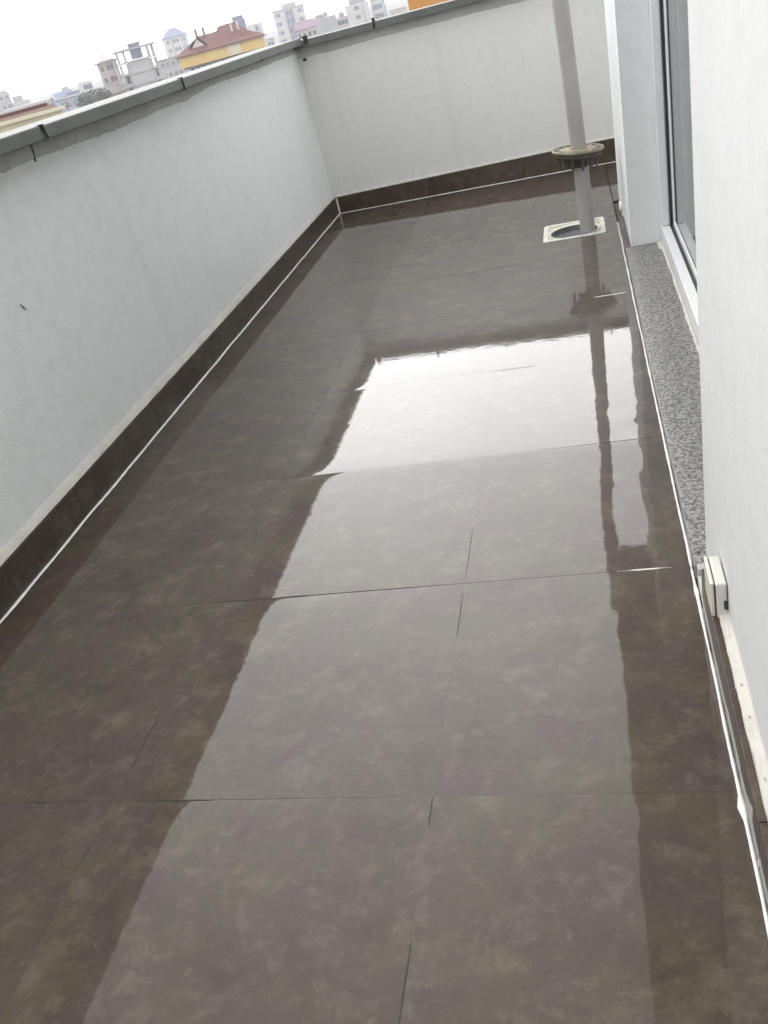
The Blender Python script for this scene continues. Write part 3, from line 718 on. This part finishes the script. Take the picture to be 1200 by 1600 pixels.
class Bld:
    def __init__(s, label, uL, vL, uR, vR, dist, depth, wall, cat='building', yaw=0.0, group=None):
        a, b_ = at(uL, vL, dist), at(uR, vR, dist)
        s.top = (a.z + b_.z) / 2 - GZ
        mid = (a + b_) / 2; d = (b_ - a); d.z = 0
        s.W = d.length; s.depth = depth
        s.root = empty('apartment_building' if cat == 'building' else 'house', (mid.x, mid.y, GZ), math.atan2(d.y, d.x) + yaw)
        tag(s.root, label, cat, group)
        s.part('wall', wall, -s.W / 2, s.W / 2, 0, depth, 0, s.top)
    def part(s, name, m, x0, x1, y0, y1, z0, z1):
        return mesh_obj(name, nb(x0, x1, y0, y1, z0, z1), C_[m] if isinstance(m, str) else m, s.root)
    def windows(s, xs, rows, ww=1.3, wh=1.5, m='win', y=0.0, frame='white'):
        k = (round(ww, 2), round(wh, 2), m, frame)
        for z in rows:
            for x in xs:
                if k not in shared:
                    o = mesh_obj('window', nb(-ww / 2 - 0.12, ww / 2 + 0.12, -0.10, 0.05, -0.12, wh + 0.12), C_[frame], s.root)
                    pz = mesh_obj('pane', nb(-ww / 2, ww / 2, -0.14, -0.09, 0.0, wh), C_[m], o)
                    shared[k] = (o, pz)
                else:
                    o = shared[k][0].copy(); col.objects.link(o); o.parent = s.root
                    pz = shared[k][1].copy(); col.objects.link(pz); pz.parent = o
                o.location = (x, y, z)
    def balcony(s, x0, x1, z, d=1.3, m='white', h=0.95, slab=0.18):
        o = s.part('balcony', m, x0, x1, -d, -0.01, z, z + slab)
        q = mesh_obj('railing', nb(x0, x1, -d - 0.02, -d + 0.10, z + slab, z + slab + h), C_[m], o)
        return o
    def hip(s, m, h, over=0.6, z=None, x0=None, x1=None, ridge=0.35, y0=None, y1=None, name='roof'):
        z = s.top if z is None else z
        x0 = -s.W / 2 - over if x0 is None else x0; x1 = s.W / 2 + over if x1 is None else x1
        y0 = -over if y0 is None else y0; y1 = s.depth + over if y1 is None else y1
        bm = bmesh.new(); w_ = x1 - x0; yc = (y0 + y1) / 2; r0, r1 = x0 + w_ * (0.5 - ridge / 2), x0 + w_ * (0.5 + ridge / 2)
        b0 = [bm.verts.new(p_) for p_ in ((x0, y0, z), (x1, y0, z), (x1, y1, z), (x0, y1, z))]
        b1 = [bm.verts.new(p_) for p_ in ((x0, y0, z + 0.2), (x1, y0, z + 0.2), (x1, y1, z + 0.2), (x0, y1, z + 0.2))]
        t0, t1 = bm.verts.new((r0, yc, z + h)), bm.verts.new((r1, yc, z + h))
        for i in range(4): bm.faces.new((b0[i], b0[(i + 1) % 4], b1[(i + 1) % 4], b1[i]))
        bm.faces.new(b0[::-1]); bm.faces.new((b1[0], b1[1], t1, t0)); bm.faces.new((b1[1], b1[2], t1)); bm.faces.new((b1[2], b1[3], t0, t1)); bm.faces.new((b1[3], b1[0], t0))
        return mesh_obj(name, bm, C_[m], s.root)
    def mast(s, x, y, z, h, r=0.09, m='conc'):
        bm = cyl(bmesh.new(), (x, y, z), (x, y, z + h), r, r * 0.6, 6); box(bm, x - 0.7, x + 0.7, y - 0.05, y + 0.05, z + h * 0.8, z + h * 0.8 + 0.08)
        return mesh_obj('antenna', bm, C_[m], s.root)
    def stack(s, x0, x1, n, m='slate', y=-0.06, h=1.3, st=None):
        st = s.top if st is None else st
        for i in range(n): s.part('recess', m, x0, x1, y, -0.002 + min(0, y + 0.06), st - 3.0 * (i + 1) + 0.8, st - 3.0 * (i + 1) + 0.8 + h)
    def floors(s, n, h=3.0, start=None):
        st = s.top if start is None else start
        return [st - h * (i + 1) + 0.9 for i in range(n)]
    def tank(s, x, y, z, r=0.6, h=1.2, m='white'):
        return mesh_obj('water_tank', cyl(bmesh.new(), (x - h / 2, y, z + r + 0.5), (x + h / 2, y, z + r + 0.5), r, n=12), C_[m], s.root)

# pink and white block
B = Bld('pinkish white block of flats with an overhanging roof slab, left of the concrete frame building', 151, 102, 181, 93, 300, 12, 'pink')
W = B.W
B.stack(W * 0.42, W * 0.49, 3, 'lilac', -0.30)
B.part('roof_slab', 'lilac', -W / 2 - 0.8, W / 2 + 0.6, -0.9, 12.6, B.top + 0.003, B.top + 0.35)
B.hip('pink', 1.9, over=-0.6, z=B.top + 0.36, ridge=0.4)
B.windows([-W * 0.30, W * 0.02, W * 0.20], B.floors(6), 0.9, 1.3)
B.part('white_corner', 'white', W * 0.30, W / 2 + 0.02, -0.25, -0.002, 0, B.top - 0.1)
for z in (B.top - 8.2, B.top - 11.4): B.balcony(-W / 2 + 1.0, W / 2 + 1.0, z, 2.4, 'pink' if z > B.top - 10 else 'white', 1.5)
for z in (B.top - 14.5, B.top - 17.5): B.balcony(-W / 2 + 1.0, W / 2 + 1.0, z, 2.4, 'white', 1.0)
for x in (-1.4, -0.6, 2.0): B.mast(x, 4, B.top + 1.6, 1.8)
# concrete frame under construction
B = Bld('unfinished concrete frame block with open corner bays and pale infill walls', 175, 81, 241, 66, 290, 11, 'grey')
W = B.W; T = B.top
wall = [c for c in B.root.children if c.name.startswith('wall')][0]
bpy.data.objects.remove(wall)
B.part('roof_slab', 'conc', -W / 2, W / 2, -0.3, 11.2, T - 0.5, T)
B.part('stair_tower', 'slate', -W * 0.12, W * 0.16, 1.2, 6, T - 3.0, T + 0.8)
B.part('stair_cap', 'conc', -W * 0.16, W * 0.20, 0.9, 6.3, T + 0.8, T + 1.1)
zz = T - 0.5
for i in range(8):
    z = T - 3.0 * (i + 1) - 0.1
    if z < 0: break
    B.part('floor_slab', 'conc', -W / 2 + 0.4, W / 2 - 0.6, -0.25, 11, z - 0.4, z)
    for x in (-W / 2 + 0.5, -W * 0.30, W * 0.27, W / 2 - 1.4):
        B.part('column', 'conc', x, x + 0.75, 0.05, 0.8, z + 0.002, z + 2.5)
        B.part('column', 'conc', x, x + 0.45, 10.3, 10.7, z + 0.002, z + 2.5)
    if i >= 1:
        B.part('infill_wall', 'grey', -W * 0.245, W * 0.265, 0.1, 0.3, z + 0.003, z + 2.72)
    if i >= 2:
        B.part('infill_wall', 'slate', -W / 2 + 1.1, -W * 0.28, 2.5, 2.7, z + 0.003, z + 2.70)
        B.part('infill_wall', 'slate', W * 0.31, W / 2 - 1.1, 2.5, 2.7, z + 0.003, z + 2.70)
        B.balcony(W * 0.30, W / 2 + 0.6, z - 0.26, 1.2, 'grey', 0.6)
        B.balcony(-W / 2 - 0.3, -W * 0.30, z - 0.26, 1.0, 'grey', 0.6)
B.windows([-W * .12, W * .12], [T - 12.4, T - 15.4], 0.8, 1.1, 'win', 0.1, 'grey')
for x in (-2.6, 0.6): B.mast(x, 4, T + 1.6 if x > -1.5 else T, 2.4)
# pale distant tower with bluish hip roof
B = Bld('pale distant tower with a bluish hipped roof, between the concrete frame and the ochre block', 253, 63, 291, 53, 430, 18, 'white')
B.hip('slate', 3.6, over=0.4, ridge=0.25); W = B.W
B.windows([-W * 0.30, -W * 0.04, W * 0.10], B.floors(8), 1.1, 1.3, 'bluewin'); B.stack(W * 0.24, W * 0.42, 8, 'blue', -0.2, 1.6); B.part('corner_strip', 'grey', -W * 0.18, -W * 0.12, -0.3, -0.002, 0, B.top)
B.part('annex', 'grey', -W * 0.4, W * 0.45, -6, -0.4, 0, B.top - 12.5)
B.windows([-W * 0.12, W * 0.1], [B.top - 15], 2.4, 1.6, 'win', -6)
# ochre block with red roof
B = Bld('ochre yellow block with a long red tiled roof and dormer', 278, 91, 411, 57, 185, 12, 'yellow')
W = B.W; T = B.top
bpy.data.objects.remove(B.root.children[0])
B.part('attic_wall', 'yellow', -W / 2, W / 2, 0, 12, T - 1.75, T)
B.part('attic_panel', 'cream', W * 0.06, W * 0.22, -0.15, -0.002, T - 1.7, T - 0.1)
B.part('wall', 'white', -W / 2 + 1.6, W / 2 - 0.5, 1.6, 11.6, 0, T - 1.76)
B.part('edge_beam', 'dark', -W / 2 + 0.5, W / 2 - 0.3, 0.1, 1.6, T - 2.05, T - 1.76)
for i in range(8):
    x = -W / 2 + 1.2 + i * 1.15
    B.part('column', 'white', x, x + 0.35, 0.5, 0.8, T - 5.0, T - 2.06)
    if i < 7: mesh_obj('window', nb(x + 0.4, x + 1.05, 1.50, 1.58, T - 4.6, T - 2.2), C_['win'], B.root)
for i in range(6):
    x = W * 0.12 + i * 1.25
    mesh_obj('window', nb(x, x + 0.8, 1.50, 1.58, T - 4.3, T - 2.4), C_['win'], B.root)
B.balcony(-W / 2 + 0.6, W / 2 - 0.4, T - 5.2, 0.1, 'white', 0.9)
B.hip('red', 2.7, over=0.5, ridge=0.40)
B.hip('red', 3.1, z=T + 0.25, x0=-W * 0.12, x1=W * 0.40, ridge=0.40, y0=0.4, y1=9, name='roof_gable')
bm = bmesh.new()
for dz, xw in ((0, 1.1),):
    a0 = bm.verts.new((-W * 0.24 - 1.2, 1.6, T + 1.0)); a1 = bm.verts.new((-W * 0.24 + 1.2, 1.6, T + 1.0)); a2 = bm.verts.new((-W * 0.24, 1.6, T + 2.3)); a3 = bm.verts.new((-W * 0.24, 5.0, T + 2.3))
    a4 = bm.verts.new((-W * 0.24 - 1.2, 4, T + 1.0)); a5 = bm.verts.new((-W * 0.24 + 1.2, 4, T + 1.0))
    bm.faces.new((a0, a1, a2)); bm.faces.new((a0, a2, a3, a4)); bm.faces.new((a1, a5, a3, a2))
mesh_obj('dormer', bm, C_['white'], B.root)
for s_ in (-1, 1):
    bm = bmesh.new(); q = [bm.verts.new(p_) for p_ in ((-W * 0.24, 1.2, T + 2.75), (-W * 0.24 + s_ * 1.7, 1.2, T + 1.1), (-W * 0.24 + s_ * 1.7, 4.4, T + 1.1), (-W * 0.24, 5.4, T + 2.75))]; bm.faces.new(q if s_ > 0 else q[::-1])
    bmesh.ops.solidify(bm, geom=bm.faces[:], thickness=0.22); mesh_obj('dormer_roof', bm, C_['red'], B.root)
B.part('chimney', 'brown', -W * 0.245, -W * 0.215, 5, 5.8, T + 1.0, T + 3.9); B.part('chimney', 'brown', -W * 0.155, -W * 0.125, 5, 5.8, T + 1.0, T + 3.9)
B.part('chimney', 'white', W * 0.17, W * 0.19, 2.0, 2.4, T + 2.0, T + 3.4); B.part('chimney', 'white', W * 0.245, W * 0.265, 2.0, 2.4, T + 2.0, T + 3.4)
for (lab, uL, vL, uR, vR, dd, wl) in (
        ('low pale block half hidden at the foot of the distant bluish roofed tower', 246, 96, 282, 87, 330, 'grey'),
        ('low white block showing between the ochre block and the tall pale tower', 404, 66, 428, 60, 380, 'white'),
        ('low grey block just above the coping, left of the concrete frame building', 128, 146, 158, 138, 300, 'grey'),
        ('low blue grey block peeping over the coping below the hazy cluster', 88, 158, 130, 147, 310, 'blue')):
    B = Bld(lab, uL, vL, uR, vR, dd, 9, wl); W = B.W
    B.part('roof_slab', 'conc', -W / 2 - 0.3, W / 2 + 0.3, -0.4, 9.3, B.top + 0.002, B.top + 0.3)
    B.windows([-W * .34, -W * .12, W * .12, W * .34], B.floors(4), 1.1, 1.2, 'bluewin')
# slate blue tower and pale neighbour
B = Bld('slate blue tower rising behind the red roof', 351, 38, 382, 29, 350, 12, 'slate'); W = B.W
B.part('penthouse', 'slate', -W * 0.1, W * 0.45, 1, 8, B.top, B.top + 1.4); B.windows([-W * .3, 0, W * .28], B.floors(5), 1.2, 1.3, 'bluewin', frame='slate')
for x in (-1, 1.2, 2.2): B.mast(x, 3, B.top + (1.4 if x > 0 else 0), 1.4)
B = Bld('small pale block with a tall window, right of the slate blue tower', 385, 39, 409, 35, 345, 11, 'white'); W = B.W
B.part('window_strip', 'grey', -W * 0.05, W * 0.28, -0.12, -0.002, B.top - 9, B.top - 1.2)
B.windows([W * 0.1], B.floors(4), 0.9, 1.5, 'bluewin', -0.13)
# big pale tower
B = Bld('tall pale tower with a lilac stair strip down its middle, above the parapet corner', 425, 18, 474, 9, 400, 18, 'white'); W = B.W
B.part('stair_strip', 'lilac', -W * 0.12, W * 0.14, -0.35, -0.002, 0, B.top - 0.5)
B.part('penthouse', 'grey', -W * 0.2, W * 0.28, 3, 12, B.top, B.top + 1.9); B.part('roof_lip', 'grey', -W / 2 - 0.3, W / 2 + 0.3, -0.4, 18.3, B.top - 0.01 + 0.012, B.top + 0.35)
B.stack(-W * 0.47, -W * 0.40, 8, 'blue', -0.2, 1.5); B.stack(W * 0.40, W * 0.47, 8, 'blue', -0.2, 1.5)
B.windows([-W * 0.06, W * 0.07], B.floors(7), 1.0, 1.5, 'bluewin', -0.36, 'lilac'); B.windows([-W * 0.34, W * 0.34], B.floors(7), 1.2, 1.2, 'bluewin')
B.mast(-W * 0.3, 3, B.top + .3, 2.0); B.mast(W * 0.1, 5, B.top + 1.9, 1.5)
# purple roofed
B = Bld('low block with a dull purple mansard roof, beside the tall pale tower', 462, 50, 495, 41, 330, 14, 'pink'); W = B.W
B.hip('purple', 2.6, over=0.4, ridge=0.8)
B.windows([-W * .35, -W * .12, W * .12, W * .35], B.floors(4), 1.0, 1.2)
# grey block with roof clutter
B = Bld('plain light grey block with roof tanks and plants, right of the purple roof', 492, 29, 524, 24, 300, 12, 'grey'); W = B.W
for i in range(7):
    x = -W * 0.45 + i * 0.55; bm = bmesh.new(); bmesh.ops.create_icosphere(bm, subdivisions=1, radius=0.5 + 0.15 * (i % 3))
    for v in bm.verts: v.co += Vector((x, 2.0 + (i % 2), B.top + 0.5 + 0.3 * (i % 2))) + Vector((0.15 * N1(v.co.x * 5, i), 0, 0.3 * N1(v.co.z * 5, i)))
    mesh_obj('roof_plant', bm, C_['grey'], B.root)
B.windows([-W * .3, W * .3], B.floors(5, start=B.top - 3), 1.0, 1.2)
# small dark pink
B = Bld('small dull pink block with a dark roof box, left of the twin towers', 525, 29, 543, 25, 350, 10, 'pink'); W = B.W
B.part('roof_box', 'lilac', -W * 0.2, W * 0.25, 1, 7, B.top, B.top + 1.5); B.windows([-W * .3, 0, W * .3], B.floors(4), 0.9, 1.2, 'win', 0, 'lilac')
# twin towers
B = Bld('left one of the twin white towers over the far coping, with small dark windows', 538, 10, 575, 1, 380, 16, 'white'); W = B.W
B.part('roof_block', 'lilac', -W * 0.3, W * 0.4, 2, 12, B.top, B.top + 2.0); B.windows([-W * .08, W * .02], B.floors(8), 0.9, 1.3, 'bluewin'); B.part('corner_strip', 'grey', W * 0.2, W * 0.26, -0.25, -0.002, 0, B.top)
B = Bld('right one of the twin white towers over the far coping, with blue windows', 575, -8, 598, -13, 385, 16, 'white'); W = B.W
B.windows([-W * .18, W * .12], B.floors(9), 1.6, 1.5, 'bluewin'); B.part('side_strip', 'blue', W * 0.38, W * 0.47, -0.25, -0.002, 0, B.top)
B = Bld('pale pink block with stepped balconies, just left of the big orange wall', 608, 16, 634, 9, 300, 12, 'pink'); W = B.W
for i in range(6): B.balcony(-W / 2 - 0.4, W / 2, B.top - 1.0 - 2.6 * i - 1, 1.2, 'white', 0.7)
B.windows([-W * .3, W * .1], B.floors(5, 2.6, B.top - 0.6), 1.2, 1.3)
# orange
B = Bld('large plain orange house wall rising above the far parapet', 623, -70, 800, -115, 62, 10, 'orange'); W = B.W
B.windows([W * 0.1, W * 0.35], [B.top - 6.5, B.top - 9.5, B.top - 12.5], 1.3, 1.4)
B.part('roof_lip', 'white', -W / 2 - 0.2, W / 2 + 0.2, -0.2, 10.2, B.top, B.top + 0.25)
# left group
B = Bld('pale terraced block at the far left edge with dark window band', -22, 152, 13, 144, 380, 16, 'grey'); W = B.W
B.part('roof_box', 'grey', W * 0.1, W * 0.42, 2, 9, B.top, B.top + 0.8); B.windows([-W * .2, W * .1, W * .35], B.floors(4), 1.2, 1.2, 'bluewin')
B = Bld('stepped pale block behind the far left terrace, with a rounded roof box', 10, 160, 47, 157, 395, 16, 'white'); W = B.W
B.part('roof_box', 'grey', -W * 0.2, W * 0.25, 2, 9, B.top, B.top + 1.9); B.part('window_band', 'slate', -W * 0.48, 0, -0.15, -0.002, B.top - 4.0, B.top - 2.0)
B = Bld('low pale blue house range with two dark windows at far left', 7, 171, 68, 163, 260, 12, 'blue'); W = B.W
B.part('roof_slab', 'grey', -W / 2 - 0.4, W / 2 + 0.4, -0.5, 12.4, B.top, B.top + 0.3); B.windows([-W * .36, -W * .28, -W * .05], [B.top - 1.9], 1.6, 1.2, 'win')
B = Bld('small white rooftop hut at the left edge of the picture', -16, 179, 11, 176, 120, 6, 'white', cat='hut'); W = B.W
B.windows([W * 0.1], [B.top - 1.5], 0.5, 0.7, 'win')
B = Bld('bluish grey block with a flat roof, leftmost of the hazy middle cluster', 73, 158, 96, 151, 360, 10, 'blue'); W = B.W
B.windows([-W * .2, W * .2], B.floors(4), 1.2, 1.2, 'bluewin')
B = Bld('bluish block with stacked dark balconies and roof aerials, middle of the hazy cluster', 82, 147, 112, 139, 370, 12, 'blue'); W = B.W
B.part('roof_box', 'grey', 0, W * 0.4, 2, 8, B.top, B.top + 1.2)
for i in range(5): B.balcony(-W * .1, W * .5, B.top - 3.0 * (i + 1), 1.0, 'slate', 0.9)
for x in (1.5, 2.6): B.mast(x, 3, B.top + 1.2, 1.6)
B = Bld('grey blue block with a red brown strip, rightmost of the hazy cluster', 103, 145, 126, 140, 355, 10, 'slate'); W = B.W
B.part('strip', 'brown', -W * 0.1, W * 0.02, -0.2, -0.002, B.top - 9, B.top - 3); B.windows([-W * .3, W * .2], B.floors(4), 1.2, 1.2, 'bluewin')
B = Bld('white three storey block with dark balcony bands, left of the pinkish block', 120, 131, 142, 124, 340, 11, 'white'); W = B.W
for i in range(4):
    B.part('recess', 'slate', -W * .15, W * .42, -0.08, -0.002, B.top - 3.0 * (i + 1) + 0.6, B.top - 3.0 * (i + 1) + 2.0); B.balcony(-W * .2, W * .45, B.top - 3.0 * (i + 1) - 0.5, 1.0, 'white', 0.9)
# neighbour's roof just beyond the parapet
a, b_ = at(-70, 212, 60), at(97, 169, 60)
B = Bld('long low neighbouring roof with brown tiles and a cream edge, beyond the left coping', -70, 216, 97, 172, 60, 7, 'cream', cat='house'); W = B.W
B.part('roof_edge', 'cream', -W / 2 - 0.2, W / 2 + 0.2, -0.3, 0.0, B.top, B.top + 0.18)
bm = bmesh.new(); q = [bm.verts.new(p_) for p_ in ((-W / 2, 0.0, B.top + 0.02), (W / 2, 0.0, B.top + 0.02), (W / 2, 7, B.top + 0.30), (-W / 2, 7, B.top + 0.30))]; bm.faces.new(q); bmesh.ops.solidify(bm, geom=bm.faces[:], thickness=0.1)
mesh_obj('roof', bm, C_['brown'], B.root)
B.part('ridge_wall', 'white', -W * 0.12, W / 2, 7.0, 7.3, B.top, B.top + 0.62); B.part('ridge_tiles', 'red', -W * 0.12, W / 2 - 0.4, 6.7, 6.98, B.top + 0.3, B.top + 0.48)
B.part('vent', 'conc', W * 0.46, W * 0.48, 3, 3.5, B.top + 0.1, B.top + 0.7)
# thin mast
q = at(108, 174, 90)
mt_ = empty('antenna_mast', (q.x, q.y, GZ)); tag(mt_, 'thin red brown mast standing before the hazy buildings on the left', 'mast')
h_ = at(103, 158, 90).z - GZ
mesh_obj('pole', cyl(bmesh.new(), (0, 0, 0), (0, 0, h_), 0.12, 0.07, 8), C_['brown'], mt_); mesh_obj('cross_arm', nb(-0.5, 0.5, -0.04, 0.04, h_ - 0.5, h_ - 0.42), C_['brown'], mt_)
# trees in front of the white block
leaf = simple('leaf', (0.07, 0.10, 0.06), 0.7, (0.04, 0.065, 0.04), 3)
bark = simple('bark', (0.12, 0.09, 0.07), 0.9)
for (u, v, dist, rr, lab) in ((132, 152, 250, 2.6, 'broad pale tree crown at the foot of the white three storey block'), (146, 147, 255, 3.0, 'rounder tree crown standing nearest the pinkish block'), (159, 144, 245, 2.0, 'smallest tree crown, directly below the pinkish block')):
    q = at(u, v, dist); tr_ = empty('tree', (q.x, q.y, GZ)); tag(tr_, lab, 'tree', 'trees below the hazy buildings'); hh = q.z - GZ
    mesh_obj('trunk', cyl(bmesh.new(), (0, 0, 0), (0.3, 0.1, hh), 0.35, 0.12, 8), bark, tr_)
    bm = bmesh.new(); rg = random.Random(u)
    for k in range(420):
        d_ = Vector((rg.gauss(0, 1), rg.gauss(0, 1), rg.gauss(0, 0.9))).normalized() * rr * (rg.random() ** 0.4) * (1 + 0.35 * N1(k * .1, u))
        c0 = d_ + Vector((0, 0, hh - rr * 0.6)); s1 = 0.35; a_ = Vector((rg.gauss(0, 1), rg.gauss(0, 1), rg.gauss(0, 1))).normalized() * s1; b2 = a_.cross(Vector((rg.random(), rg.random(), 1))).normalized() * s1
        bm.faces.new([bm.verts.new(c0 + a_), bm.verts.new(c0 + b2), bm.verts.new(c0 - a_), bm.verts.new(c0 - b2)])
    mesh_obj('crown', bm, leaf, tr_)
# far hills
bm = bmesh.new(); prev = None
for i in range(61):
    a_ = R(-60 + i * 1.6); r_ = 1050; hh = 10 + 22 * (0.5 + 0.5 * N1(i * 0.11, 3.3)) * (1 if i < 30 else 0.6)
    row = [bm.verts.new((r_ * math.sin(a_), r_ * math.cos(a_), GZ)), bm.verts.new(((r_ + 60) * math.sin(a_), (r_ + 60) * math.cos(a_), GZ + hh * 0.7)), bm.verts.new(((r_ + 160) * math.sin(a_), (r_ + 160) * math.cos(a_), GZ + hh)), bm.verts.new(((r_ + 300) * math.sin(a_), (r_ + 300) * math.cos(a_), GZ))]
    if prev:
        for k in range(3): bm.faces.new((prev[k], prev[k + 1], row[k + 1], row[k]))
    prev = row
hl = mesh_obj('hills', bm, simple('hills', (0.10, 0.13, 0.12), 0.9, (0.07, 0.09, 0.08), 0.01), smooth=True); tag(hl, kind='structure')

# ------------------------------------------------------------------ air
HAZE = 0.0006
hz = mesh_obj('haze', nb(-1500, 1500, -300, 1900, GZ - 1.5, 40.0)); tag(hz, kind='stuff')
hm = bpy.data.materials.new('haze_air'); hm.use_nodes = True
for n in list(hm.node_tree.nodes):
    if n.type != 'OUTPUT_MATERIAL': hm.node_tree.nodes.remove(n)
pv = nd(hm.node_tree, 'ShaderNodeVolumePrincipled'); pv.inputs['Color'].default_value = (1.0, 1.0, 1.0, 1); pv.inputs['Density'].default_value = HAZE; pv.inputs['Anisotropy'].default_value = 0.5
hm.node_tree.links.new(pv.outputs[0], [n for n in hm.node_tree.nodes if n.type == 'OUTPUT_MATERIAL'][0].inputs['Volume'])
hz.data.materials.append(hm)
